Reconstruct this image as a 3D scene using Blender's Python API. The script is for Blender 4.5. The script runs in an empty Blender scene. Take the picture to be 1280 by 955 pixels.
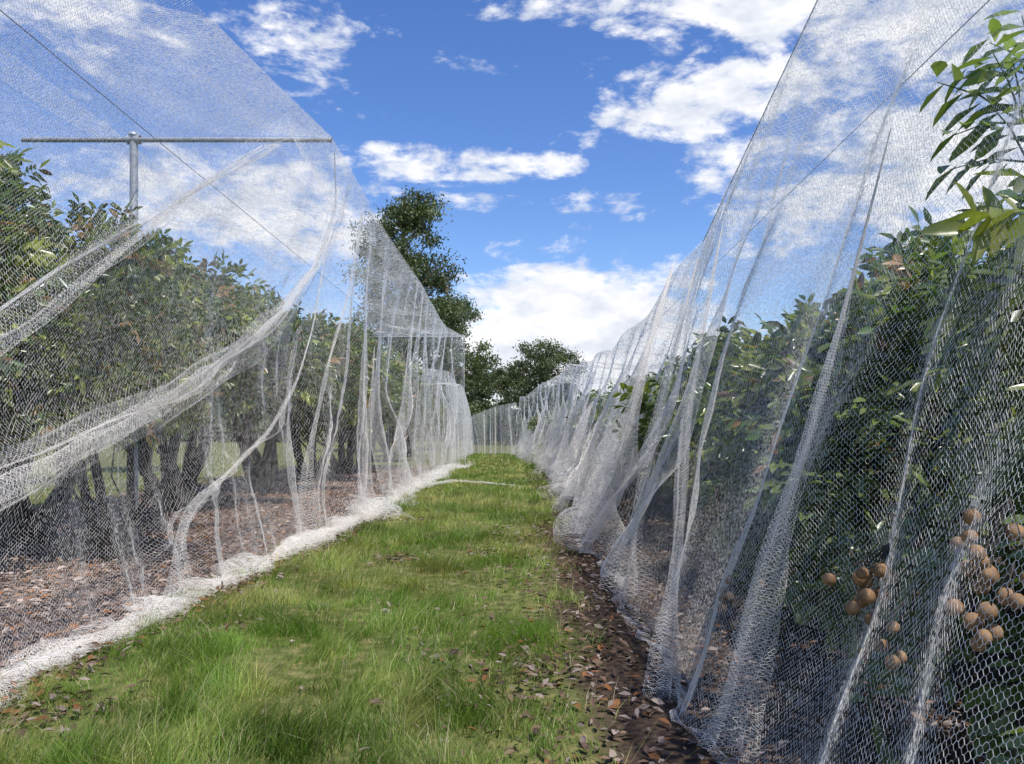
import bpy, math, numpy as np
from mathutils import Vector
rng=np.random.default_rng(7)
sc=bpy.context.scene
sc.view_settings.view_transform='Standard'
sc.view_settings.look='None'
sc.view_settings.exposure=0
PI=math.pi
# ---------------------------------------------------------------- helpers
def build(name,V,F,mats,col=None,mi=None,smooth=False,link=True):
    V=np.asarray(V,dtype=np.float32).reshape(-1,3);F=np.asarray(F,dtype=np.int32)
    me=bpy.data.meshes.new(name)
    me.vertices.add(len(V));me.vertices.foreach_set("co",V.ravel())
    n,k=F.shape
    me.loops.add(n*k);me.loops.foreach_set("vertex_index",F.ravel())
    me.polygons.add(n);me.polygons.foreach_set("loop_start",np.arange(0,n*k,k,dtype=np.int32))
    if mi is not None: me.polygons.foreach_set("material_index",np.asarray(mi,dtype=np.int32))
    if smooth: me.polygons.foreach_set("use_smooth",np.ones(n,dtype=bool))
    me.update(calc_edges=True)
    if col is not None:
        a=me.color_attributes.new("Col",'FLOAT_COLOR','POINT')
        c=np.ones((len(V),4),dtype=np.float32);c[:,:3]=col
        a.data.foreach_set("color",c.ravel())
    for m in mats: me.materials.append(m)
    if not link: return me
    ob=bpy.data.objects.new(name,me);sc.collection.objects.link(ob)
    return ob
def empty(name):
    e=bpy.data.objects.new(name,None);sc.collection.objects.link(e);return e
def _h(i,j,s):
    a=np.sin(i*127.1+j*311.7+s*74.7)*43758.5453
    return (a-np.floor(a))*2-1
def vn(x,y,s=0):
    x=np.asarray(x,dtype=float)+0*np.asarray(y,dtype=float);y=np.asarray(y,dtype=float)+0*x
    xi=np.floor(x);yi=np.floor(y);fx=x-xi;fy=y-yi
    fx=fx*fx*(3-2*fx);fy=fy*fy*(3-2*fy)
    a=_h(xi,yi,s);b=_h(xi+1,yi,s);c=_h(xi,yi+1,s);d=_h(xi+1,yi+1,s)
    return (a*(1-fx)+b*fx)*(1-fy)+(c*(1-fx)+d*fx)*fy
def unit(a):
    return a/(np.linalg.norm(a,axis=-1,keepdims=True)+1e-9)
def ip(x,xs,ys): return np.interp(x,xs,ys)
def merge(parts):
    Vs=[];Fs=[];o=0
    for V,F in parts:
        V=np.asarray(V).reshape(-1,3);Vs.append(V);Fs.append(np.asarray(F)+o);o+=len(V)
    return np.concatenate(Vs),np.concatenate(Fs)
def tube(pts,rad,n=7):
    pts=np.asarray(pts,float);rad=np.asarray(rad,float)
    T=unit(np.gradient(pts,axis=0))
    up=np.array([0.13,0.21,0.97]);up2=np.array([1,0.1,0.])
    ref=np.where(np.abs(T@up)[:,None]>.9,up2,up)
    A=unit(np.cross(T,ref));B=np.cross(T,A)
    th=np.linspace(0,2*PI,n,endpoint=False)
    V=pts[:,None]+rad[:,None,None]*(np.cos(th)[None,:,None]*A[:,None]+np.sin(th)[None,:,None]*B[:,None])
    m=len(pts);F=[]
    for i in range(m-1):
        for j in range(n):
            F.append((i*n+j,i*n+(j+1)%n,(i+1)*n+(j+1)%n,(i+1)*n+j))
    return V.reshape(-1,3),np.array(F)
# ---------------------------------------------------------------- materials
def mat(name):
    m=bpy.data.materials.new(name);m.use_nodes=True;nt=m.node_tree;nt.nodes.clear()
    return m,nt,nt.nodes.new('ShaderNodeOutputMaterial')
def attr_mat(name,rough=.5,trans=.3,tcol=1.4,spec=.5,noise=True):
    m,nt,o=mat(name);N=nt.nodes;L=nt.links
    a=N.new('ShaderNodeAttribute');a.attribute_name='Col'
    p=N.new('ShaderNodeBsdfPrincipled');p.inputs['Roughness'].default_value=rough
    p.inputs['Specular IOR Level'].default_value=spec
    L.new(a.outputs['Color'],p.inputs['Base Color'])
    t=N.new('ShaderNodeBsdfTranslucent')
    g=N.new('ShaderNodeMixRGB');g.blend_type='MULTIPLY';g.inputs[0].default_value=1
    g.inputs[2].default_value=(tcol,tcol*1.15,tcol*.5,1)
    L.new(a.outputs['Color'],g.inputs[1]);L.new(g.outputs[0],t.inputs['Color'])
    mx=N.new('ShaderNodeMixShader');mx.inputs[0].default_value=trans
    L.new(p.outputs[0],mx.inputs[1]);L.new(t.outputs[0],mx.inputs[2]);L.new(mx.outputs[0],o.inputs[0])
    return m
def noise_mat(name,c1,c2,scale,rough=.85,bump=.3,metal=0):
    m,nt,o=mat(name);N=nt.nodes;L=nt.links
    tc=N.new('ShaderNodeTexCoord');n=N.new('ShaderNodeTexNoise');n.inputs['Scale'].default_value=scale;n.inputs['Detail'].default_value=4
    r=N.new('ShaderNodeValToRGB');r.color_ramp.elements[0].position=.3;r.color_ramp.elements[1].position=.7
    r.color_ramp.elements[0].color=(*c1,1);r.color_ramp.elements[1].color=(*c2,1)
    p=N.new('ShaderNodeBsdfPrincipled');p.inputs['Roughness'].default_value=rough;p.inputs['Metallic'].default_value=metal
    b=N.new('ShaderNodeBump');b.inputs['Strength'].default_value=bump
    L.new(tc.outputs['Object'],n.inputs['Vector']);L.new(n.outputs['Fac'],r.inputs[0]);L.new(r.outputs[0],p.inputs['Base Color'])
    L.new(n.outputs['Fac'],b.inputs['Height']);L.new(b.outputs[0],p.inputs['Normal']);L.new(p.outputs[0],o.inputs[0])
    return m
M_leaf=attr_mat('leaf_mat',.3,.3,1.6,.65)
M_gum=attr_mat('gum_leaf_mat',.5,.25,1.3,.4)
M_grass=attr_mat('grass_mat',.5,.38,1.35,.35)
M_litter=attr_mat('litter_mat',.7,.1,1.0,.3)
M_bark=noise_mat('bark_mat',(.03,.024,.019),(.095,.078,.06),9)
M_gbark=noise_mat('gum_bark_mat',(.12,.09,.07),(.32,.27,.22),3)
M_steel=noise_mat('galvanised_mat',(.3,.31,.32),(.5,.51,.52),14,.5,.05,.4)
M_cable=noise_mat('cable_mat',(.12,.13,.14),(.22,.22,.24),8)
M_fruit=noise_mat('fruit_mat',(.18,.095,.04),(.34,.2,.09),30,.75,.4)
def net_mat():
    m,nt,o=mat('net_thread_mat');N=nt.nodes;L=nt.links
    d=N.new('ShaderNodeBsdfDiffuse');t=N.new('ShaderNodeBsdfTranslucent');mx=N.new('ShaderNodeMixShader');mx.inputs[0].default_value=.5
    tc=N.new('ShaderNodeTexCoord');n=N.new('ShaderNodeTexNoise');n.inputs['Scale'].default_value=1.3;n.inputs['Detail'].default_value=1
    r=N.new('ShaderNodeValToRGB');r.color_ramp.elements[0].position=.3;r.color_ramp.elements[1].position=.6
    r.color_ramp.elements[0].color=(.92,.865,.80,1);r.color_ramp.elements[1].color=(.97,.935,.885,1)
    L.new(tc.outputs['Object'],n.inputs['Vector']);L.new(n.outputs['Fac'],r.inputs[0])
    L.new(r.outputs[0],d.inputs[0]);L.new(r.outputs[0],t.inputs[0]);L.new(d.outputs[0],mx.inputs[1]);L.new(t.outputs[0],mx.inputs[2]);L.new(mx.outputs[0],o.inputs[0])
    return m
M_net=net_mat()
# ---------------------------------------------------------------- netting
TW=0.0028
def net(S,u0,u1,v0,v1,cu,cv,w=TW,a=.27):
    nu=max(2,int((u1-u0)/cu));nv=max(2,int((v1-v0)/cv))
    I,J=np.meshgrid(np.arange(nu+1),np.arange(nv+1),indexing='ij')
    sg=1-2*((I+J)%2)
    u=u0+(I+a*sg)*cu;v=v0+J*cv
    P=S(u,v)
    e=1e-3
    n=unit(np.cross(S(u+e,v)-P,S(u,v+e)-P))
    A1=P[:,:-1].reshape(-1,3);B1=P[:,1:].reshape(-1,3);n1=n[:,:-1].reshape(-1,3)
    msk=(sg[:-1]>0)
    A2=P[:-1][msk];B2=P[1:][msk];n2=n[:-1][msk]
    A=np.concatenate([A1,A2]);B=np.concatenate([B1,B2]);nn=np.concatenate([n1,n2])
    d=unit(B-A);s=unit(np.cross(d,nn));nn=np.cross(s,d)
    ang=rng.uniform(-1.1,1.1,len(A))[:,None]
    o=(s*np.cos(ang)+nn*np.sin(ang))*w*.5
    V=np.stack([A-o,A+o,B+o,B-o],1).reshape(-1,3)
    F=np.arange(len(V)).reshape(-1,4)
    return V,F
def roll(path,R,turns=1.6,flat=1.0,cu=.02,w=TW,seed=1,zmin=None,crumple=.5,cell=.02):
    path=np.asarray(path,float)
    seg=np.r_[0,np.cumsum(np.linalg.norm(np.diff(path,axis=0),axis=1))]
    Ls=seg[-1]
    ss=np.linspace(0,Ls,max(8,int(Ls/.1)))
    q=np.stack([np.interp(ss,seg,path[:,k]) for k in range(3)],1)
    for _ in range(6): q[1:-1]=(q[:-2]+2*q[1:-1]+q[2:])/4
    T=unit(np.gradient(q,axis=0));ref=np.array([0,0,1.]) if abs(T[len(T)//2,2])<.8 else np.array([0,1.,0])
    A=unit(np.cross(T,ref));B=unit(np.cross(A,T))
    Rs=np.asarray(R,float);Rx=np.linspace(0,Ls,len(Rs))
    def S(u,v):
        uc=np.clip(u,0,Ls)
        c=np.stack([np.interp(uc,ss,q[:,k]) for k in range(3)],-1)
        a=np.stack([np.interp(uc,ss,A[:,k]) for k in range(3)],-1)
        b=np.stack([np.interp(uc,ss,B[:,k]) for k in range(3)],-1)
        r=np.interp(uc,Rx,Rs)*(1+.45*vn(u*1.9,0*u,seed+9))
        th=v*2*PI+1.0*vn(u*.9,v*1.1,seed)
        rr=r*(.6+crumple*vn(u*.8,v*4.5,seed+3)+.3*vn(u*1.6,v*9,seed+5))
        if zmin is not None: rr=rr*(1+.5*vn(u*4.5,v*3,seed+6))
        p=c+a*(rr*np.cos(th))[...,None]+b*(rr*np.sin(th)*flat)[...,None]
        if zmin is not None: p[...,2]=np.maximum(p[...,2],zmin+.01*vn(u*20,v*9,seed+8))
        return p
    Rm=float(np.mean(Rs))*max(1,flat)
    cv=min(cell/(2*PI*Rm+1e-6),.12)
    return net(S,0,Ls,0,turns,cu,cv,w)
# --- left wall
SWy=[2.4,4.4,5.8,7.1,8.4,10.1,11.4,12.2];SWz=[.7,1.12,1.47,1.79,2.26,3.0,3.9,5.2]
SW2y=[2.6,4.3,4.9,5.45,6.1,7.2,9];SW2z=[1.4,1.93,2.2,2.6,3.0,3.7,4.8]
SW3y=[6.3,7.1,7.4,8.5,9.9,10.8,11.4];SW3z=[-.3,.5,.75,1.05,1.5,2.1,3.0]
def left(u,v):
    bx=ip(u,[0,5,8.3,12.4,30,34],[-3.25,-3.2,-2.95,-2.78,-2.7,-2.15])+.07*vn(u*1.3,0*u,4)+.04*vn(u*3.3,0*u,5)
    ex=ip(u,[0,6,11,30,34],[-2.5,-2.45,-2.5,-2.5,-2.05])
    ez=ip(u,[0,3,6,11,11.6,16,22,28,34],[5.0,4.8,4.8,5.6,5.6,5.45,5.6,5.45,5.6])
    t=np.clip(v/6,0,1)
    A=ip(u,[0,7,9,12,15,34],[.0,.02,.07,.18,.28,.36])*(1-t)**.9*np.minimum(1,.35+t*3)
    ph=2*PI*(u*.42)+3.8*vn(u*.4,t*2.0,11)+ip(u,[0,10,34],[2.5,2.2,1.5])*(t-.3)*np.sin(u*.8+1)
    x=bx+(ex-bx)*t-ip(u,[0,9,14,34],[.45,.35,.2,.1])*4*t*(1-t)
    x=x+A*np.sin(ph)+A*.6*vn(u*1.5,t*2.0,13)+.12*vn(u*.5,t*2,14)*(1-t)
    y=u+A*1.2*np.sin(2*ph+.6)+A*.7*vn(u*1.3,t*1.8,15)
    z=ez*t
    for (Y_,Z_,amp,wid,sd_) in ((SWy,SWz,.10,.34,18),(SW2y,SW2z,.07,.28,19),(SW3y,SW3z,.07,.25,23)):
        dz=z-ip(u,Y_,Z_);e=np.exp(-(dz/wid)**2)*np.clip((12.6-u)/1.5,0,1)
        if sd_==23: e=e*np.clip((u-6.3)/.8,0,1)
        x=x+e*amp*(.8+.8*np.sin(dz*13+2*vn(u*.35,dz*2,sd_)))
        z=z-e*amp*1.35*np.sin(np.clip(dz/wid,-2.2,2.2)*1.9+.5*vn(u*.5,0*u,sd_+1))*np.clip(t*8,0,1)
    x=x+.06*vn(u*.9+t*3,t*5+u*.3,24)*np.clip(t*4,0,1)*(1-t)
    q_=z*1.0-u*.28
    x=x+.022*vn(q_*6,u*.7,25)*np.clip(t*5,0,1)*(1-t);z=z+.028*vn(q_*5,u*.6,26)*np.clip(t*6,0,1)*(1-t)
    e=np.exp(-((u-7.6)/1.5)**2)*np.exp(-(t/.22)**2)*.09
    x=x+e*np.sin(u*8+t*10);y=y+e*np.sin(u*16+t*16)
    g=v<0
    x=np.where(g,bx-v*1.2+.12*vn(u*3,v*4,16),x)
    z=np.where(g,.03+.05*np.abs(vn(u*5,v*8,17)),np.maximum(z,.01))
    return np.stack([x,y,z],-1)
def swag_sheet(Y_,Z_,y0,y1,up,dn,seed):
    def S(u,v):
        z=ip(u,Y_,Z_)+up-(up+dn*(1+.4*vn(u*.6,0*u,seed)))*v
        s=np.sin(PI*np.clip((u-y0)/(y1-y0),0,1))**.5
        zz=ip(u,Y_,Z_)+(z-ip(u,Y_,Z_))*s
        t=np.clip(zz/5.2,0,1)
        x=ip(u,[0,5,8.3,12.4],[-3.25,-3.2,-2.95,-2.78])*(1-t)-2.48*t-.38*4*t*(1-t)+.06+.05*np.sin(v*9+3*vn(u*.5,v,seed+1))+.05*vn(u*1.1,v*2.5,seed+2)
        return np.stack([x,u+.06*vn(u*1.3,v*4,seed+3),zz],-1)
    return net(S,y0,y1,0,1,.017,.02/(up+dn),TW*.95)
def leftroof(u,w):
    ex=ip(u,[0,6,11,30,34],[-2.5,-2.45,-2.5,-2.5,-2.05])
    ez=ip(u,[0,3,6,11,11.6,16,22,28,34],[5.0,4.8,4.8,5.6,5.6,5.45,5.6,5.45,5.6])
    k=np.clip(w/2.4,0,1)
    z=ez*(1-k)+5.62*k-.1*np.abs(np.sin(w*1.3))*np.abs(np.sin(u*.57))+.03*vn(u*.7,w*2,21)
    return np.stack([ex-w,u+.1*vn(u*.4,w*.5,22),z],-1)
def leftfar(u,v):
    t=v/6
    x=-10.2+.12*np.sin(u*5+2*vn(u*.5,t,31))*(1-t)
    return np.stack([x,u,5.5*t],-1)
L=empty('bird_netting')
def child(par,name,parts):
    V,F=merge(parts);o=build(name,V,F,[M_net]);o.parent=par;return o
child(L,'side_drape',[net(left,3.2,11,-.3,6,.0165,.019,TW*.84),net(left,11,20,-.3,6,.026,.034,TW*1.25),net(left,20,34,-.3,6,.042,.06,TW*2.0),
    swag_sheet(SWy,SWz,3.2,11.6,.16,.40,201),swag_sheet(SW2y,SW2z,3.2,8.8,.10,.25,211)])
child(L,'roof',[net(leftroof,6.5,14,0,7.6,.018,.024,TW*1.0),net(leftroof,14,34,0,7.6,.08,.08,TW*2.2)])
child(L,'roof_overlap',[net(lambda u,w:leftroof(u,w)+np.array([0,0,.03]),6,20,2.95,3.4,.02,.02,TW*1.0)])
child(L,'outer_drape',[net(leftfar,6,34,0,1.6,.1,.1,TW*2)])
g=[]
g.append(roll([(-2.98,3.2,.82),(-3.0,4.43,1.1),(-3.06,5.8,1.42),(-3.1,7.1,1.76),(-3.08,8.4,2.22),(-2.98,10.1,2.95),(-2.8,11.4,3.9),(-2.62,11.9,4.9),(-2.52,11.3,5.5)],[.04,.05,.055,.05,.045,.035,.03,.02,.01],1.3,2.2,seed=3))
g.append(roll([(-2.95,3.4,1.62),(-2.95,4.3,1.9),(-2.97,4.9,2.15),(-2.97,5.45,2.5),(-2.92,6.1,2.95),(-2.85,7.2,3.7),(-2.7,8.6,4.6)],[.03,.045,.035,.025,.012,.006,.003],1.2,2.0,seed=5))
g.append(roll([(-2.9,6.9,.05),(-2.98,7.1,.5),(-3.0,7.4,.75),(-3.05,8.5,1.05),(-3.02,9.9,1.5),(-2.95,10.8,2.1),(-2.85,11.4,3.0),(-2.7,11.7,4.4)],[.16,.06,.03,.035,.025,.02,.012,.006],1.2,1.5,seed=7))
g.append(roll([(-2.8,10.6,.1),(-2.88,11.3,1.2),(-2.83,12.3,2.6),(-2.7,13.2,3.8),(-2.5,13.4,5.3)],[.2,.06,.035,.02,.008],1.1,1,seed=8))
yy=14
k=20
while yy<33:
    k+=1
    bx=float(left(np.array([[yy]]),np.array([[0.3]]))[0,0,0]);H=rng.uniform(1.6,3.4)
    sy=rng.uniform(-.6,1.2);far=yy>19
    g.append(roll([(bx+.22,yy-.1,.02),(bx+.05,yy,.35),(bx+.02,yy+sy*.3,H*.4),(bx+.02+.05*H,yy+sy,H)],[.34,.16,.06,.003],1.1,.8,seed=k,cu=.045 if far else .03,cell=.045 if far else .03,w=TW*(1.8 if far else 1.2)))
    yy+=rng.uniform(2.2,4.4)
child(L,'gathered_folds',g)
h=[]
ys=np.arange(2.6,34,.4)
bx=left(ys[:,None],0*ys[:,None])[:,0,0]
P=np.stack([bx+.16+.10*rng.normal(size=len(ys)),ys,0*ys+.035],1)
Rr=.11+.15*rng.random(len(ys))
i1=ys<13
h.append(roll(P[i1],Rr[i1],2.0,.40,seed=41,zmin=.012,crumple=.7,cu=.019))
h.append(roll(P[i1]+[.10,.2,-.01],Rr[i1][::-1]*.6,1.4,.5,seed=42,zmin=.012,crumple=.8,cu=.019))
h.append(roll(P[~i1],Rr[~i1]*1.4,2.2,.6,cu=.04,cell=.04,w=TW*2.1,seed=43,zmin=.012,crumple=.8))
h.append(roll([(-2.3,22.5,.03),(-1.6,24,.03),(-.9,23.3,.03),(.1,22.0,.03)],[.14,.16,.10,.03],1.7,.3,cu=.045,cell=.045,w=TW*1.9,seed=47,zmin=.012))
for _ in range(22):
    y0=4.5+13*rng.random();b0=float(left(np.array([[y0]]),np.array([[0.]]))[0,0,0]);s_=rng.choice([-1,1])
    h.append(roll([(b0-.02,y0-.5*s_,.04),(b0+.14,y0-.2*s_,.07),(b0+.30+rng.uniform(0,.16),y0+.05*s_,.06),(b0+.24,y0+s_*rng.uniform(.4,.8),.03)],[.05,.13,.18,.05],1.4,.6,seed=100+_,zmin=.012,crumple=.8))
child(L,'ground_hem',h)
# --- far left block
F2z=lambda u:ip(u,[35.5,38,42,47,52,56,60],[2.6,4.1,4.7,4.2,4.6,4.1,3.6])
def lfar2(u,v):
    t=v/5
    A=.32*(1-t)**.5
    ph=2*PI*u*.5+3*vn(u*.3,t*1.5,51)
    x=ip(u,[35.5,50,70],[-3.0,-2.9,-3.1])-.35*t**2+A*np.sin(ph)
    return np.stack([x,u+A*1.1*np.sin(2*ph),F2z(u)*t**.9],-1)
L2=empty('bird_netting')
child(L2,'side_drape',[net(lfar2,35.5,58,0,5,.06,.08,TW*2.7)])
child(L2,'roof',[net(lambda u,w:np.stack([-3.3-w,u,F2z(u)+.15*np.sin(w*1.5)],-1),35.5,58,0,5,.14,.14,TW*2.6)])
# --- right wall
RY=[0,6.2,10,20,30,40,48,53];RBX=[.95,1.0,1.05,1.35,1.5,1.25,.65,.2]
REX=[0,2,6.5,8.4,10.4,13.8,20,30,45,53];REXX=[2.35,2.4,2.5,2.5,2.5,2.5,2.5,2.4,1.5,.5]
REZ=[5.3,5.2,5.05,4.55,4.0,3.7,3.6,4.15,4.1,3.7]
def right(u,v):
    bx=ip(u,RY,RBX)+.14*vn(u*1.0,0*u,61)+.06*vn(u*2.9,0*u,62)
    ex=ip(u,REX,REXX);ez=ip(u,REX,REZ)+.16*vn(u*.4,0*u,63)*(u>9)
    t=np.clip(v/5.4,0,1)
    A=ip(u,[0,3,4.5,7,12,53],[.03,.05,.11,.20,.30,.42])*(1-t)**ip(u,[0,6,12,20],[1.6,1.8,1.3,.9])*np.minimum(1,.5+t*3)
    ph=2*PI*u*.40+4.0*vn(u*.5,t*2.2,64)+2.2*(t-.3)*np.sin(u*.9)
    x=bx+(ex-bx)*t+.10*4*t*(1-t)+A*np.sin(ph)+A*.6*vn(u*1.7,t*2.0,65)+.14*vn(u*.6,t*2.6,69)*4*t*(1-t)
    y=u+A*1.2*np.sin(2*ph+.6)+A*.8*vn(u*1.4,t*2.0,66)
    q_=v*.9+u*.8
    x=x+.035*vn(q_*2.2,u*.9-v*.6,72)*np.clip(1.2-t,0,1);y=y+.05*vn(q_*2.2,u*.9-v*.6,73)*np.clip(1.1-t,0,1)
    lift=np.clip(vn(u*.55,0*u,67),0,1)*.4*(u>6)
    z=ez*t+lift*(1-t)**4
    g=v<0
    x=np.where(g,bx+v*.5+.06*vn(u*4,v*4,68),x);z=np.where(g,.02+.04*np.abs(vn(u*6,v*8,17))+lift,z)
    return np.stack([x,y,z],-1)
def rightroof(u,w):
    ex=ip(u,REX,REXX);ez=ip(u,REX,REZ)+.16*vn(u*.4,0*u,63)*(u>9)
    z=ez+.0*w-.15*np.sin(np.clip(w/4,0,1)*PI)+.03*vn(u*.8,w,71)
    return np.stack([ex+w,u,z],-1)
R=empty('bird_netting')
child(R,'side_drape',[net(right,1.4,7.5,-.1,5.4,.0118,.0130,TW*.70,a=.25),net(right,7.5,16,-.1,5.4,.024,.03,TW*1.3),net(right,16,34,-.1,5.4,.042,.06,TW*2.2),net(right,34,53,-.1,5.4,.07,.09,TW*3.2)])
child(R,'roof',[net(rightroof,6,14,0,5,.036,.036,TW*1.4),net(rightroof,14,40,0,4,.12,.12,TW*2.8)])
def rend(u,v):
    t=v/4;ph=2*PI*u*1.1+2*vn(u,t,81);A=.12*(1-t*.6)
    x=.25-u;top=ip(u,[0,1.5,3.6],[3.5,3.2,2.4])
    return np.stack([x+A*np.sin(2*ph),53+u*.6+A*np.sin(ph)*1.3,top*t],-1)
child(R,'end_drape',[net(rend,0,3.6,0,4,.05,.08,TW*7.5)])
g=[]
g.append(roll([(1.62,3.4,2.8),(1.36,3.6,1.5),(1.22,3.75,.95),(1.1,3.75,.45),(.98,3.7,.02)],[.003,.02,.08,.13,.24],1.4,.6,seed=91,crumple=.45,cu=.014,cell=.015,w=TW*.75))
g.append(roll([(1.7,6.4,3.2),(1.33,6.1,1.6),(1.18,5.6,.9),(1.0,5.0,.4),(.84,4.4,.03)],[.003,.03,.05,.07,.16],1.3,.7,seed=92,w=TW*.8,cell=.016,cu=.016))
g.append(roll([(2.0,9.8,3.6),(1.5,9.2,2.2),(1.3,9.2,1.3),(1.08,9.6,.5),(.9,9.9,.05)],[.005,.07,.10,.24,.42],1.9,.7,seed=93))
g.append(roll([(1.8,7.7,3.2),(1.33,7.5,1.5),(1.12,7.4,.6),(.98,7.2,.05)],[.003,.04,.09,.2],1.3,.7,seed=94))
yy=11.5
while yy<50:
    k+=1
    b=right(np.array([[yy]]),np.array([[0.4,3.0]]))[0];H=rng.uniform(1.5,3.0)
    bx=b[0,0];sl=.25;far=yy>18
    g.append(roll([(bx-.25,yy+rng.uniform(-.3,.3),.05),(bx-.12,yy,.4),(bx+sl*H*.4,yy,H*.5),(bx+sl*H,yy+rng.uniform(-.6,.6),H)],[.42,.22,.09,.005],1.3,.8,seed=k,cu=.05 if far else .03,cell=.05 if far else .03,w=TW*(2.2 if far else 1.4)))
    yy+=rng.uniform(1.7,3.4)
child(R,'gathered_folds',g)
# ---------------------------------------------------------------- support frames
def frame(name,x0,x1,xp,y,z,zp,r=1.):
    parts=[tube([(x0,y,z),(x1,y,z)],[.04*r,.04*r],10),tube([(xp,y,0),(xp,y,zp)],[.06*r,.06*r],10),tube([(xp-.09,y,z),(xp+.09,y,z)],[.07*r,.07*r],10),
           tube([(xp,y-.01,zp),(xp,y-.01,zp+.03)],[.075*r,.06*r],10)]
    V,F=merge(parts);return build(name,V,F,[M_steel])
frame('netting_support_frame',-6.8,-2.5,-5.25,11.05,5.56,5.62,.9)
frame('netting_support_frame',-9.9,-2.1,-5.25,33.8,5.56,5.62,.6)
cab=[tube([(-4.95,1,5.6),(-4.95,12,5.57),(-4.95,34,5.6)],[.006]*3,5),tube([(-8.2,1,5.6),(-8.2,34,5.6)],[.006]*2,5)]
V,F=merge(cab);build('support_cable',V,F,[M_cable])
cab=[tube([(2.5,2,5.2),(2.5,6.5,5.04),(2.5,10.4,4.0)],[.005]*3,5),tube([(3.6,2,4.9),(3.6,30,3.9)],[.005]*2,5)]
V,F=merge(cab);build('support_cable',V,F,[M_cable])
# ---------------------------------------------------------------- leaves
def leaves(p,d,nrm,L_,W_,droop=.25):
    s=unit(np.cross(d,nrm));n=np.cross(s,d)
    L_=L_[:,None];W_=W_[:,None]
    mid=p+d*L_*.48-n*W_*.18
    lft=p+d*L_*.45+s*W_*.5+n*W_*.12;rgt=p+d*L_*.45-s*W_*.5+n*W_*.12
    tip=p+d*L_*.97-n*L_*droop*.6
    lf2=p+d*L_*.78+s*W_*.3-n*L_*droop*.22;rg2=p+d*L_*.78-s*W_*.3-n*L_*droop*.22
    mid2=p+d*L_*.8-n*(L_*droop*.3+W_*.1)
    V=np.stack([p,lft,mid,rgt,lf2,mid2,rg2,tip],1)
    m=len(p);b=(np.arange(m)*8)[:,None]
    F=np.concatenate([b+np.array([[0,2,5,1]]),b+np.array([[0,3,5,2]]),b+np.array([[1,5,7,4]]),b+np.array([[3,6,7,5]])]) 
    return V.reshape(-1,3),F
def leaves2(p,d,nrm,L_,W_):
    s=unit(np.cross(d,nrm));L_=L_[:,None];W_=W_[:,None]
    V=np.stack([p,p+d*L_*.5+s*W_*.5,p+d*L_,p+d*L_*.5-s*W_*.5],1)
    return V.reshape(-1,3),np.arange(len(p)*4).reshape(-1,4)
def leafcols(n,kind,per):
    r=rng.random(n);b=rng.uniform(.55,1.35,n)[:,None]
    if kind=='longan':
        c=np.array([.10,.145,.036])*b*np.stack([rng.uniform(.8,1.3,n),np.ones(n),rng.uniform(.7,1.4,n)],1)
        c[r>.82]=(np.array([.25,.28,.06])*b)[r>.82]
        c[r>.96]=(np.array([.26,.15,.06])*b)[r>.96]
    else:
        c=np.array([.085,.105,.042])*b
    return np.repeat(c,per,axis=0)
def sph(n):
    return unit(rng.normal(size=(n,3)))
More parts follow.
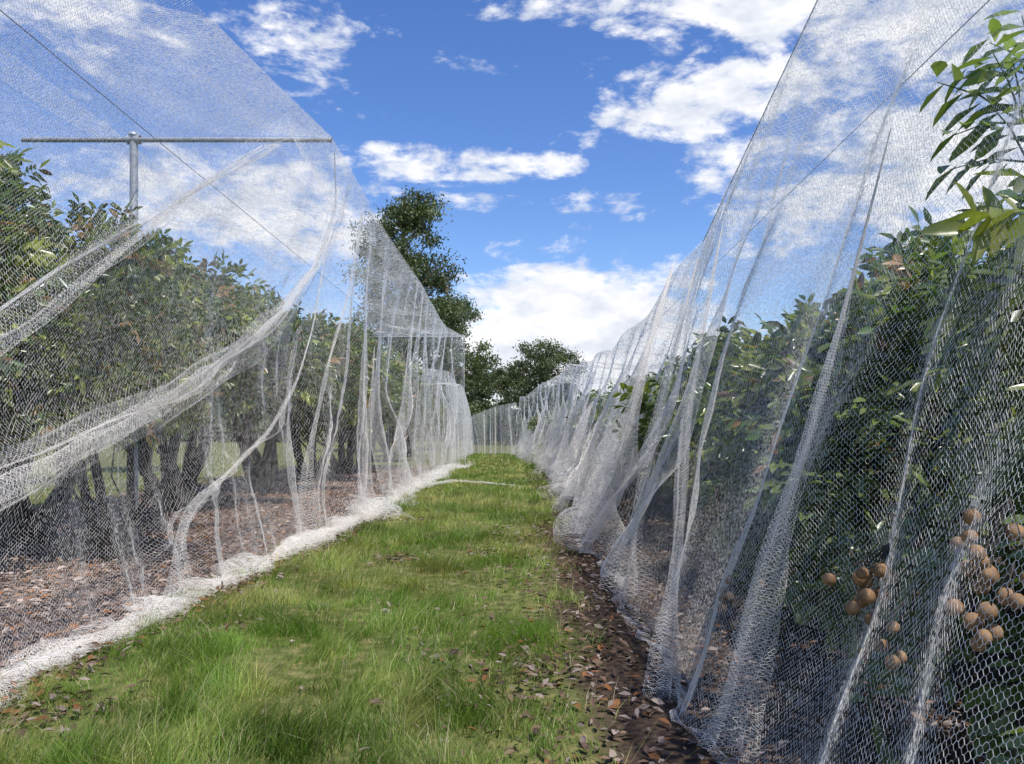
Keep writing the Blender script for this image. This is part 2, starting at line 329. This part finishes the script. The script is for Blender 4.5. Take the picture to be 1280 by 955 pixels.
def make_tree(name,rx,ry,zc,rz,nl,nros,kind='longan',leafL=.15,trunkr=.11,lump=.62,zlow=-.55):
    d=sph(nl*3);d=d[d[:,2]>zlow][:nl];n_=len(d)
    C=d*np.array([rx,ry,rz])*rng.uniform(.55,.95,n_)[:,None]*np.clip(1+.14*rng.normal(size=n_),.7,1.2)[:,None]+np.array([0,0,zc])
    parts=[]
    stems=[]
    for i in range(5):
        a=2*PI*i/5+rng.uniform(-.4,.4);rr=rng.uniform(.5,.95)
        top=np.array([math.cos(a)*rx*.5*rr,math.sin(a)*ry*.5*rr,zc-.05*rz+rng.uniform(-.2,.3)])
        b=np.array([math.cos(a)*.12,math.sin(a)*.12,-.05])
        mid=b*.4+top*.5+np.array([0,0,-.15])*zc+rng.normal(size=3)*.12
        pts=[b,(b+mid)/2+rng.normal(size=3)*.07,mid,(mid+top)/2+rng.normal(size=3)*.1,top];pts=np.array(pts)
        parts.append(tube(pts,[trunkr*1.35,trunkr*1.0,trunkr*.8,trunkr*.6,trunkr*.4],8));stems.append(pts)
    for c in C:
        st=min(stems,key=lambda s:np.linalg.norm(s[-1][:2]-c[:2]))
        a=st[3]*.5+st[4]*.5 if c[2]>zc-.3*rz else st[2]
        m=(a+c)/2+rng.normal(size=3)*.15+np.array([0,0,-.1])
        parts.append(tube([a,m,c],[trunkr*.33,trunkr*.2,trunkr*.07],5))
    VT,FT=merge(parts)
    idx=rng.integers(0,n_,nros)
    off=sph(nros)*(rng.random(nros)**.45)[:,None]*lump*rng.uniform(.7,1.15,nros)[:,None]*np.array([1,1,.8])
    p=C[idx]+off
    p[:,2]=np.maximum(p[:,2],.25)
    out=unit(off*1.0+(p-np.array([0,0,zc-.4]))*.35+rng.normal(size=p.shape)*.25+np.array([0,0,.12]))
    K=9
    P=[];D=[];Nn=[]
    side=unit(np.cross(out,sph(nros)));upv=np.cross(side,out)
    upv=np.where(upv[:,2:]<0,-upv,upv)
    for kx in range(K):
        s=.12+.88*kx/(K-1);sgn=1 if kx%2 else -1
        if kx==K-1: dd=out+np.array([0,0,-.35])
        else: dd=out*.65+side*sgn*.85+np.array([0,0,-.45])
        P.append(p+out*s*leafL*1.5+np.array([0,0,-1.])*s*s*leafL*.4)
        D.append(unit(dd+rng.normal(size=dd.shape)*.18));Nn.append(unit(upv+rng.normal(size=dd.shape)*.25))
    P=np.concatenate(P);D=np.concatenate(D);Nn=np.concatenate(Nn);m=len(P)
    VL,FL=leaves(P,D,Nn,leafL*rng.uniform(.7,1.2,m),leafL*.36*rng.uniform(.8,1.2,m))
    V,F=merge([(VT,FT),(VL,FL)])
    tone=np.tile(rng.uniform(.7,1.25,nros),K);special=np.tile(rng.random(nros),K)
    cl=leafcols(m,kind,1)*tone[:,None]
    if kind=='longan':
        q=special>.84;cl[q]=np.array([.30,.33,.07])*tone[q][:,None]
        q=special>.965;cl[q]=np.array([.32,.19,.08])*tone[q][:,None]
    col=np.concatenate([np.tile([.1,.08,.06],(len(VT),1)),np.repeat(cl,8,axis=0)])
    mi=np.r_[np.zeros(len(FT)),np.ones(len(FL))]
    return build(name,V,F,[M_bark,M_leaf],col=col,mi=mi,link=False)
lt=[make_tree('longan_tree_l%d'%i,2.25,2.45,3.1,1.5,56,2300,leafL=.17,trunkr=.13,zlow=-.6) for i in range(3)]
rt=[make_tree('longan_tree_r%d'%i,2.0,2.1,1.75,1.2,54,1900,leafL=.18,trunkr=.09,lump=.55,zlow=-.75) for i in range(3)]
def place(me,name,loc,rot,s=(1,1,1)):
    o=bpy.data.objects.new(name,me);sc.collection.objects.link(o);o.location=loc;o.rotation_euler=(0,0,rot);o.scale=s;return o
for i,y in enumerate([6.1,10.6,15.2,19.8,24.4,29,33]):
    place(lt[i%3],'longan_tree',(-6.4 if i<3 else -6.2,y,0),rng.uniform(0,6),(1,1,1))
# a younger, lower tree between the big ones
place(lt[1],'longan_tree',(-4.75,9.5,0),1.1,(.5,.5,.64))
for i,y in enumerate([14,22,30]):
    place(lt[(i+1)%3],'longan_tree',(-14.5,y+1,0),rng.uniform(0,6),(1,1,.9))
for y in (41,49): place(lt[0],'longan_tree',(-6.4,y,0),rng.uniform(0,6),(1,1,.8))
rtrees=[]
for i,(x,y) in enumerate([(4.15,2.6),(4.15,6.4),(4.35,10.2),(4.45,14),(4.6,18),(4.7,22.5),(4.7,27.5),(4.7,33),(4.5,39),(3.6,45)]):
    rtrees.append(place(rt[i%3],'longan_tree',(x,y,0),rng.uniform(0,6),(1,1,1.0)))
def spray(base,dirs,n,leafL,bright=1.):
    parts=[];cols=[]
    base=np.array(base,float)
    for dd in dirs:
        dd=unit(np.array(dd,float));ln=rng.uniform(.22,.34)*leafL/.16
        pts=np.array([base,base+dd*ln*.5+[0,0,.02],base+dd*ln+[0,0,-.02]])
        t=tube(pts,[.005,.004,.002],5);parts.append(t);cols.append((len(t[0]),(.12,.14,.05)))
        side=unit(np.cross(dd,[0,0.25,1.]))
        P=[];D=[]
        for kx in range(n):
            s=.15+.85*kx/(n-1);sg=1 if kx%2 else -1
            P.append(base+dd*ln*s);D.append(unit(dd*.5+side*sg*.9+np.array([0,0,-.35])+rng.normal(size=3)*.12))
        P=np.array(P);D=np.array(D);Nn=unit(np.tile([0,-.6,1.],(n,1))+rng.normal(size=(n,3))*.3)
        t=leaves(P,D,Nn,leafL*rng.uniform(.8,1.15,n),leafL*.34*rng.uniform(.9,1.1,n));parts.append(t)
        g_=rng.uniform(.7,1.4)*bright;cols.append((len(t[0]),(.14*g_,.18*g_,.05*g_)))
    V,F=merge(parts);col=np.concatenate([np.tile(c,(n_,1)) for n_,c in cols])
    return V,F,col
def addspray(name,par,specs):
    Vs=[];Fs=[];Cs=[];o=0
    for s_ in specs:
        V,F,c=spray(*s_);Vs.append(V);Fs.append(F+o);Cs.append(c);o+=len(V)
    ob=build(name,np.concatenate(Vs),np.concatenate(Fs),[M_leaf],col=np.concatenate(Cs))
    ob.parent=par;ob.matrix_parent_inverse=par.matrix_basis.inverted();return ob
bpy.context.view_layer.update()
T0=rtrees[0]
specs=[((2.12,3.3,2.78),[(-.8,.1,.5),(-.9,0,-.1),(-.6,-.3,.9),(-.3,-.2,1)],9,.19,1.3),
       ((2.14,3.3,2.62),[(-.9,.1,.0),(-.5,-.3,.4),(.2,-.3,.9)],9,.18,1.3),
       ((2.2,3.35,3.0),[(-.6,.1,.6),(-.2,0,1),(.3,0,.8),(-.8,0,.1)],8,.17,1.3)]
for _ in range(130):
    y=rng.uniform(1.8,9.0);z=rng.uniform(.25,2.3)
    x=1.42+.33*z+rng.uniform(.03,.4)+(.16 if y>4.0 else 0)+(.16 if y>6 else 0)
    specs.append(((x,y,z),[(rng.random()*.3+.05,rng.normal()*.6,rng.normal()*.6) for _ in range(3)],8,.16))
addspray('near_leaf_sprays',T0,specs)
br=[tube([(3.3,3.2,1.6),(2.8,3.3,2.2),(2.25,3.3,2.7),(2.25,3.33,3.05)],[.03,.02,.012,.006],6)]
V,F=merge(br);o=build('branch',V,F,[M_bark]);o.parent=T0;o.matrix_parent_inverse=T0.matrix_basis.inverted()
# fruit
th=np.linspace(0,2*PI,12,endpoint=False);phs=np.linspace(.05,PI-.05,8)
SV=np.array([[math.sin(p)*math.cos(t),math.sin(p)*math.sin(t),math.cos(p)] for p in phs for t in th])
SF=np.array([[i*12+j,i*12+(j+1)%12,(i+1)*12+(j+1)%12,(i+1)*12+j] for i in range(7) for j in range(12)])
fp=[];st=[]
for c,n,sp in [((1.16,4.15,.62),13,.13),((1.34,3.0,.90),15,.11),((1.38,2.95,.70),5,.07),((1.42,2.4,1.12),14,.12),((1.34,2.25,.95),7,.09),((1.17,3.3,.15),4,.07)]:
    c=np.array(c);hub=c+[.08,0,.18]
    for _ in range(n):
        q=c+rng.normal(size=3)*sp*.6;r=rng.uniform(.022,.029)
        fp.append((SV*r+q,SF));st.append(tube([hub,(hub+q)/2+rng.normal(size=3)*.012,q],[.003,.0025,.002],4))
V,F=merge(fp);o=build('fruit',V,F,[M_fruit],smooth=True);o.parent=T0;o.matrix_parent_inverse=T0.matrix_basis.inverted()
V,F=merge(st);o=build('fruit_stalks',V,F,[M_bark]);o.parent=T0;o.matrix_parent_inverse=T0.matrix_basis.inverted()
# ---------------------------------------------------------------- background trees
def gum(name,loc,h,crown,nl,nleaf,lsize=.32,lean=0,base=.35):
    parts=[];tr=[(0,0,-.2),(.15,0,h*.3),(-.1+lean*.4,.1,h*.6),(lean,0,h*.93)]
    parts.append(tube(tr,[h*.022,h*.017,h*.011,h*.003],9))
    C=[];Rr=[]
    for i in range(nl):
        z=h*rng.uniform(base,.95);f=(z/h-base)/(1-base)
        w=crown*math.sin(PI*min(1,f*.78+.18))**.7
        a=rng.uniform(0,2*PI);r=w*rng.uniform(.2,1)
        c=np.array([math.cos(a)*r+lean*f,math.sin(a)*r,z]);C.append(c);Rr.append(rng.uniform(.16,.3)*crown*1.1)
        t0=np.array([lean*max(0,f-.2),0,max(h*.2,z-r*.9)])
        parts.append(tube([t0,(t0+c)/2+np.array([0,0,-.05*r]),c],[h*.005,h*.003,h*.001],5))
    C=np.array(C);Rr=np.array(Rr)
    VT,FT=merge(parts)
    idx=rng.integers(0,nl,nleaf)
    p=C[idx]+rng.normal(size=(nleaf,3))*.5*Rr[idx][:,None]*np.array([1,1,.6])
    d=unit(rng.normal(size=(nleaf,3))*.7+np.array([0,0,-.6]))
    VL,FL=leaves2(p,d,sph(nleaf),lsize*rng.uniform(.6,1.3,nleaf),lsize*.45*rng.uniform(.6,1.2,nleaf))
    V,F=merge([(VT,FT),(VL,FL)])
    tone=rng.uniform(.7,1.7,nl)[idx]
    cl=leafcols(nleaf,'gum',1)*tone[:,None]
    col=np.concatenate([np.tile([.1,.08,.06],(len(VT),1)),np.repeat(cl,4,axis=0)])
    mi=np.r_[np.zeros(len(FT)),np.ones(len(FL))]
    o=build(name,V,F,[M_gbark,M_gum],col=col,mi=mi);o.location=loc;return o
gum('eucalyptus_tree',(-8.2,60,0),20.2,4.4,95,27000,.3)
gum('eucalyptus_tree',(-4.8,66,0),12.5,3.4,60,13000,.3,base=.12)
gum('eucalyptus_tree',(-5.8,72,0),16,3.0,45,11000,.3,base=.2)
gum('eucalyptus_tree',(3.9,92,0),12.2,5.0,75,22000,.36,base=.12)
gum('eucalyptus_tree',(-.6,100,0),9.8,4.0,60,13000,.36,base=.06)
gum('eucalyptus_tree',(-4.4,96,0),10.5,3.6,60,11000,.36,base=.06)
n=46000
cx=rng.uniform(-130,110,420);cy=rng.uniform(112,150,420)
hh=7.0+2.5*vn(cx*.06,0*cx,5)+1.2*vn(cx*.3,0*cx,6)
cz=rng.random(420)**.7*hh
idx=rng.integers(0,420,n)
p=np.stack([cx[idx],cy[idx],cz[idx]],1)+rng.normal(size=(n,3))*.6*np.array([2.8,2.8,1.7])
p[:,2]=np.maximum(p[:,2],.1)
VL,FL=leaves2(p,unit(rng.normal(size=(n,3))),sph(n),rng.uniform(.6,1.2,n),rng.uniform(.4,.8,n))
cl=leafcols(n,'gum',1)*rng.uniform(.6,1.4,420)[idx][:,None]*1.0
build('distant_trees',VL,FL,[M_gum],col=np.repeat(cl,4,axis=0))
# ---------------------------------------------------------------- ground
def ground_mat():
    m,nt,o=mat('ground_mat');N=nt.nodes;L=nt.links
    geo=N.new('ShaderNodeNewGeometry');sep=N.new('ShaderNodeSeparateXYZ');L.new(geo.outputs['Position'],sep.inputs[0])
    def noise(s,d=6):
        n=N.new('ShaderNodeTexNoise');n.inputs['Scale'].default_value=s;n.inputs['Detail'].default_value=d;L.new(geo.outputs['Position'],n.inputs['Vector']);return n.outputs['Fac']
    def math_(op,a,b=None,c=None):
        n=N.new('ShaderNodeMath');n.operation=op
        for k_,v in enumerate((a,b,c)):
            if v is None: continue
            if isinstance(v,(int,float)): n.inputs[k_].default_value=v
            else: L.new(v,n.inputs[k_])
        return n.outputs[0]
    def ramp(f,stops):
        r=N.new('ShaderNodeValToRGB');e=r.color_ramp.elements
        e[0].position,e[0].color=stops[0][0],(*stops[0][1],1);e[1].position,e[1].color=stops[-1][0],(*stops[-1][1],1)
        for s in stops[1:-1]:
            q=e.new(s[0]);q.color=(*s[1],1)
        L.new(f,r.inputs[0]);return r.outputs[0]
    def mix(f,a,b):
        n=N.new('ShaderNodeMixRGB');L.new(f,n.inputs[0]);L.new(a,n.inputs[1]);L.new(b,n.inputs[2]);return n.outputs[0]
    n1=noise(22,5);n2=noise(1.2,3)
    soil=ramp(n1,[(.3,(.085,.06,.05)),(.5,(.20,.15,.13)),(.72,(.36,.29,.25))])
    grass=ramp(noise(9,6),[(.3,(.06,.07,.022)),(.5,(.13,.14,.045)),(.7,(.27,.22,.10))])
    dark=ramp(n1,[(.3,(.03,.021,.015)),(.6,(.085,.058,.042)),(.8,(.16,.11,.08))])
    x=math_('ADD',sep.outputs[0],math_('MULTIPLY',math_('SUBTRACT',n2,.5),.7))
    pth=N.new('ShaderNodeMapRange');pth.inputs[1].default_value=1.65;pth.inputs[2].default_value=1.9;pth.inputs[3].default_value=1;pth.inputs[4].default_value=0
    L.new(math_('ABSOLUTE',math_('ADD',x,1.35)),pth.inputs[0])
    pr=N.new('ShaderNodeMapRange');pr.inputs[1].default_value=.0;pr.inputs[2].default_value=.35
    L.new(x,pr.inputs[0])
    left=N.new('ShaderNodeMapRange');left.inputs[1].default_value=-9.6;left.inputs[2].default_value=-8.2
    L.new(x,left.inputs[0])
    rightm=N.new('ShaderNodeMapRange');rightm.inputs[1].default_value=6.5;rightm.inputs[2].default_value=7.5
    L.new(x,rightm.inputs[0])
    far=N.new('ShaderNodeMapRange');far.inputs[1].default_value=33;far.inputs[2].default_value=36;L.new(sep.outputs[1],far.inputs[0])
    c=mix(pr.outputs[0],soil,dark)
    gm=math_('MAXIMUM',pth.outputs[0],math_('MAXIMUM',math_('SUBTRACT',1.0,left.outputs[0]),rightm.outputs[0]))
    gm=math_('MAXIMUM',gm,far.outputs[0])
    c=mix(gm,c,grass)
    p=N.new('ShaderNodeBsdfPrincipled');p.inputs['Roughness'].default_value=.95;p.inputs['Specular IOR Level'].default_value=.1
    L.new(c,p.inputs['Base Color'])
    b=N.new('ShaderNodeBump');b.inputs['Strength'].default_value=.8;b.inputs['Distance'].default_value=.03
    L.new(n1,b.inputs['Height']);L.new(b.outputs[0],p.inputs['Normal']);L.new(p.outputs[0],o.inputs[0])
    return m
gx=np.r_[np.linspace(-900,-16,14),np.linspace(-14,8,90),np.linspace(10,900,14)]
gy=np.r_[np.linspace(-300,-1,8),np.linspace(0,60,200),np.linspace(64,2500,16)]
X,Y=np.meshgrid(gx,gy,indexing='ij')
near=(X>-15)&(X<9)&(Y>=0)&(Y<61)
Z=np.where(near,.012*vn(X*2.1,Y*2.1,1)-.012,-.012)
nx,ny=X.shape
F=np.array([[i*ny+j,(i+1)*ny+j,(i+1)*ny+j+1,i*ny+j+1] for i in range(nx-1) for j in range(ny-1)])
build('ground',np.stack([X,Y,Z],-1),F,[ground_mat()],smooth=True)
# ---------------------------------------------------------------- grass blades
PATCH=[(-1.35,9.3,.26),(-.35,9.8,.16),(-2.6,4.1,.45),(-1.6,13.5,.2),(-.9,6.6,.14),(-.5,5.2,.16)]
def blades(n,x0,x1,y0,y1,h0,h1,w,mask=True):
    x=rng.uniform(x0,x1,n);y=y0+(y1-y0)*rng.random(n)
    redge=ip(y,[0,5,8,12,17,60],[-.05,.08,.28,.5,1.05,1.2])+.28*vn(y*1.7,0*y,3)+.14*vn(y*5,0*y,4)
    ledge=ip(y,[0,5,8.3,12.4,30,60],[-2.95,-2.9,-2.65,-2.45,-2.45,-3])+.14*vn(y*2,0*y,7)
    dens=.65+.65*vn(x*1.4,y*1.4,9)+.65*vn(x*5,y*5,10)
    if mask:
        soft=rng.normal(size=n)*.2
        k_=(x<redge+soft)&(x>ledge+soft*.7)&(rng.random(n)<np.clip(dens,.16,1))
        for (px,py,r) in PATCH:
            k_&=~(((x-px)**2+(y-py)**2<(r*(1+.4*vn(x*6,y*6,3)))**2)&(rng.random(n)<.7))
        x=x[k_];y=y[k_]
    n=len(x)
    clump=.75+.7*vn(x*2.3,y*2.3,20)+.6*vn(x*7,y*7,21)
    h=rng.uniform(h0,h1,n)*np.clip(clump,.3,1.9)
    a=rng.uniform(0,2*PI,n);la=vn(x*3,y*3,22)*PI+rng.normal(size=n)*.9
    ln=np.stack([np.cos(la),np.sin(la),0*la],1)*(h*rng.uniform(.15,1.1,n))[:,None]
    s=np.stack([np.cos(a),np.sin(a),0*a],1)*(w*rng.uniform(.6,1.3,n))[:,None]*.5
    b=np.stack([x,y,0*x-.02],1);up=np.array([0,0,1.])*h[:,None]
    m1=b+up*.55+ln*.3;t=b+up*.95+ln
    V=np.stack([b-s,b+s,m1+s*.8,m1-s*.8,t+s*.12,t-s*.12],1).reshape(-1,3)
    q=(np.arange(n)*6)[:,None]
    F=np.concatenate([q+np.array([[0,1,2,3]]),q+np.array([[3,2,4,5]])])
    dry=np.clip(.28+.7*vn(x*.9,y*.9,30)+.6*vn(x*4,y*4,31)+.28*rng.normal(size=n),0,1)[:,None]
    c=np.array([.175,.28,.045])*(1-dry)+np.array([.46,.42,.15])*dry
    c=c*rng.uniform(.45,1.3,n)[:,None]*(1+.35*vn(x*2.6,y*2.6,33))[:,None]
    c[rng.random(n)<.06]=[.56,.48,.30]
    return V,F,np.repeat(c,6,axis=0)
B=[blades(130000,-3.2,1.0,2.8,7.5,.04,.15,.0045),blades(36000,-3.2,1.0,2.8,9,.10,.27,.003),
   blades(105000,-3.2,1.5,7.5,16,.05,.14,.007),blades(12000,-3.2,1.3,9,20,.12,.28,.005),blades(52000,-3.2,1.6,16,32,.05,.14,.015),blades(20000,-3.4,1.6,32,55,.06,.15,.04),
   blades(10000,-16,-9.6,8,36,.05,.14,.03,False)]
Vs=[];Fs=[];Cs=[];o_=0
for V,F,c in B: Vs.append(V);Fs.append(F+o_);Cs.append(c);o_+=len(V)
build('grass',np.concatenate(Vs),np.concatenate(Fs),[M_grass],col=np.concatenate(Cs))
# ---------------------------------------------------------------- leaf litter
def litter(n,x,y,lmin,lmax,z=.01,dk=1.):
    a=rng.uniform(0,2*PI,n)
    d=unit(np.stack([np.cos(a),np.sin(a),rng.normal(size=n)*.25],1))
    nr=unit(np.stack([rng.normal(size=n)*.45,rng.normal(size=n)*.45,np.ones(n)],1))
    p=np.stack([x,y,z+rng.random(n)*.025],1)
    l=rng.uniform(lmin,lmax,n)
    V,F=leaves(p,d,nr,l,l*rng.uniform(.3,.5,n),.2)
    r=rng.random(n)
    c=np.array([.2,.125,.085])*rng.uniform(.4,1.5,n)[:,None]
    c[r>.7]=(np.array([.42,.33,.28])*rng.uniform(.7,1.2,n)[:,None])[r>.7]
    c[r<.12]=(np.array([.3,.13,.05])*rng.uniform(.7,1.2,n)[:,None])[r<.12]
    return V,F,np.repeat(c*dk,8,axis=0)
Ls=[]
n=18000;Ls.append(litter(n,rng.uniform(-9.5,-2.9,n),3+17*rng.random(n)**1.3,.05,.12,dk=1.15))
n=4000;Ls.append(litter(n,rng.uniform(-9.5,-2.9,n),rng.uniform(20,34,n),.06,.14,dk=1.15))
n=10000;yq=2.2+15*rng.random(n)**1.2;Ls.append(litter(n,ip(yq,[0,5,8,12,17],[.0,.12,.32,.58,1.1])+rng.random(n)**.75*2.4,yq,.035,.09,dk=.7))
n=700;yq=2.8+11*rng.random(n);Ls.append(litter(n,ip(yq,[0,5,8,12,17],[.0,.12,.32,.58,1.1])-rng.random(n)**2*.9,yq,.035,.09,z=.03,dk=.65))
n=1600;yq=3+12*rng.random(n);Ls.append(litter(n,ip(yq,[0,5,8.3,12.4,30],[-2.9,-2.8,-2.58,-2.35,-2.35])+rng.normal(size=n)*.13,yq,.04,.09,.03,.7))
for (px,py,r,n) in [(-1.35,9.3,.28,80),(-.35,9.8,.18,30),(-2.6,4.1,.4,190),(-1.6,13.5,.25,40),(-2.3,6.0,.25,60),(.1,5.0,.3,80),(-.9,6.6,.12,20),(-.5,5.2,.12,20)]:
    Ls.append(litter(n,px+rng.normal(size=n)*r*.6,py+rng.normal(size=n)*r*.6,.05,.10,.02,.6))
n=120;Ls.append(litter(n,rng.uniform(-2.8,.3,n),rng.uniform(3,16,n),.04,.08,.02,.8))
Vs=[];Fs=[];Cs=[];o_=0
for V,F,c in Ls: Vs.append(V);Fs.append(F+o_);Cs.append(c);o_+=len(V)
build('leaf_litter',np.concatenate(Vs),np.concatenate(Fs),[M_litter],col=np.concatenate(Cs))
# ---------------------------------------------------------------- light + sky
to_sun=Vector((.30,-.40,.86)).normalized()
elev=math.asin(to_sun.z);rot=math.atan2(to_sun.x,to_sun.y)
sd=bpy.data.lights.new('sun','SUN');sd.energy=5.0;sd.angle=math.radians(.5);sd.color=(1,.96,.90)
so=bpy.data.objects.new('sun',sd);sc.collection.objects.link(so);so.rotation_euler=to_sun.to_track_quat('Z','Y').to_euler();so.location=(20,-20,40)
w=bpy.data.worlds.new("World");sc.world=w;w.use_nodes=True
nt=w.node_tree;N=nt.nodes;Lk=nt.links;N.clear()
wo=N.new('ShaderNodeOutputWorld');bg=N.new('ShaderNodeBackground');bg.inputs[1].default_value=.15
sky=N.new('ShaderNodeTexSky');sky.sky_type='NISHITA';sky.sun_disc=False;sky.sun_elevation=elev;sky.sun_rotation=rot
sky.air_density=1.0;sky.dust_density=.4;sky.ozone_density=2.5
def M(op,a,b=None,c=None,clamp=False):
    n=N.new('ShaderNodeMath');n.operation=op;n.use_clamp=clamp
    for k_,v in enumerate((a,b,c)):
        if v is None: continue
        if isinstance(v,(int,float)): n.inputs[k_].default_value=v
        else: Lk.new(v,n.inputs[k_])
    return n.outputs[0]
hs=N.new('ShaderNodeHueSaturation');hs.inputs['Saturation'].default_value=1.25;hs.inputs['Value'].default_value=1.2;hs.inputs['Hue'].default_value=.514
Lk.new(sky.outputs[0],hs.inputs['Color'])
tc=N.new('ShaderNodeTexCoord');sp=N.new('ShaderNodeSeparateXYZ');Lk.new(tc.outputs['Generated'],sp.inputs[0])
az=M('ARCTAN2',sp.outputs[0],sp.outputs[1])
hr=M('SQRT',M('ADD',M('MULTIPLY',sp.outputs[0],sp.outputs[0]),M('MULTIPLY',sp.outputs[1],sp.outputs[1])))
b_=M('DIVIDE',sp.outputs[2],M('MAXIMUM',hr,.05))
cb=N.new('ShaderNodeCombineXYZ');Lk.new(az,cb.inputs[0]);Lk.new(M('MULTIPLY',b_,1.9),cb.inputs[1])
def nz(scale,detail,rough,off=0.,dist=0.):
    mp=N.new('ShaderNodeMapping');mp.inputs['Location'].default_value=(off,off*.7,0);Lk.new(cb.outputs[0],mp.inputs[0])
    n=N.new('ShaderNodeTexNoise');n.noise_dimensions='2D';n.inputs['Scale'].default_value=scale;n.inputs['Detail'].default_value=detail;n.inputs['Roughness'].default_value=rough;n.inputs['Distortion'].default_value=dist
    Lk.new(mp.outputs[0],n.inputs['Vector']);return n.outputs['Fac']
blobs=[(.07,.115,.26,.10,1.5),(-.09,.335,.19,.03,.95),(-.06,.288,.10,.016,.85),(.25,.41,.16,.06,1.15),(.31,.53,.22,.09,1.15),(-.29,.47,.13,.065,.75),
       (.15,.205,.08,.03,.8),(.02,.53,.14,.025,.5),(.12,.28,.11,.03,.45),(-.33,.27,.26,.07,1.0),(-.5,.5,.3,.12,.6),(.46,.3,.28,.12,1.0),(.55,.5,.3,.14,.95)]
tot=None
for a0,b0,ra,rb,s in blobs:
    da=M('MULTIPLY_ADD',az,1/ra,-a0/ra);db=M('MULTIPLY_ADD',b_,1/rb,-b0/rb)
    f=M('MULTIPLY_ADD',M('MULTIPLY_ADD',da,da,M('MULTIPLY',db,db)),-s*s,s*s)
    tot=f if tot is None else M('MAXIMUM',tot,f)
tot=M('SQRT',M('MAXIMUM',tot,0.))
nA=nz(7,6,.62,3.,.3);nB=nz(24,4,.62,7.)
cov=M('ADD',M('MULTIPLY',tot,.40),M('ADD',nA,M('MULTIPLY',M('SUBTRACT',nB,.5),.5)))
mr=N.new('ShaderNodeMapRange');mr.interpolation_type='SMOOTHSTEP';mr.inputs[1].default_value=.65;mr.inputs[2].default_value=.95
Lk.new(cov,mr.inputs[0])
cs=N.new('ShaderNodeValToRGB');cs.color_ramp.elements[0].position=.38;cs.color_ramp.elements[1].position=.66
cs.color_ramp.elements[0].color=(.98,.98,1.0,1);cs.color_ramp.elements[1].color=(.70,.74,.83,1)
Lk.new(nz(12,3,.6,11.),cs.inputs[0])
vm=N.new('ShaderNodeVectorMath');vm.operation='SCALE';vm.inputs['Scale'].default_value=7.4;Lk.new(cs.outputs[0],vm.inputs[0])
mx=N.new('ShaderNodeMixRGB');Lk.new(mr.outputs[0],mx.inputs[0]);Lk.new(hs.outputs[0],mx.inputs[1]);Lk.new(vm.outputs[0],mx.inputs[2])
Lk.new(mx.outputs[0],bg.inputs[0]);Lk.new(bg.outputs[0],wo.inputs[0])
# ---------------------------------------------------------------- camera
cd=bpy.data.cameras.new('camera');co=bpy.data.objects.new('camera',cd);sc.collection.objects.link(co)
co.location=(0,0,1.5);co.rotation_euler=(math.radians(90),0,0)
cd.sensor_width=36;cd.lens=27.98;cd.shift_y=.049;cd.clip_start=.05;cd.clip_end=5000
sc.camera=co
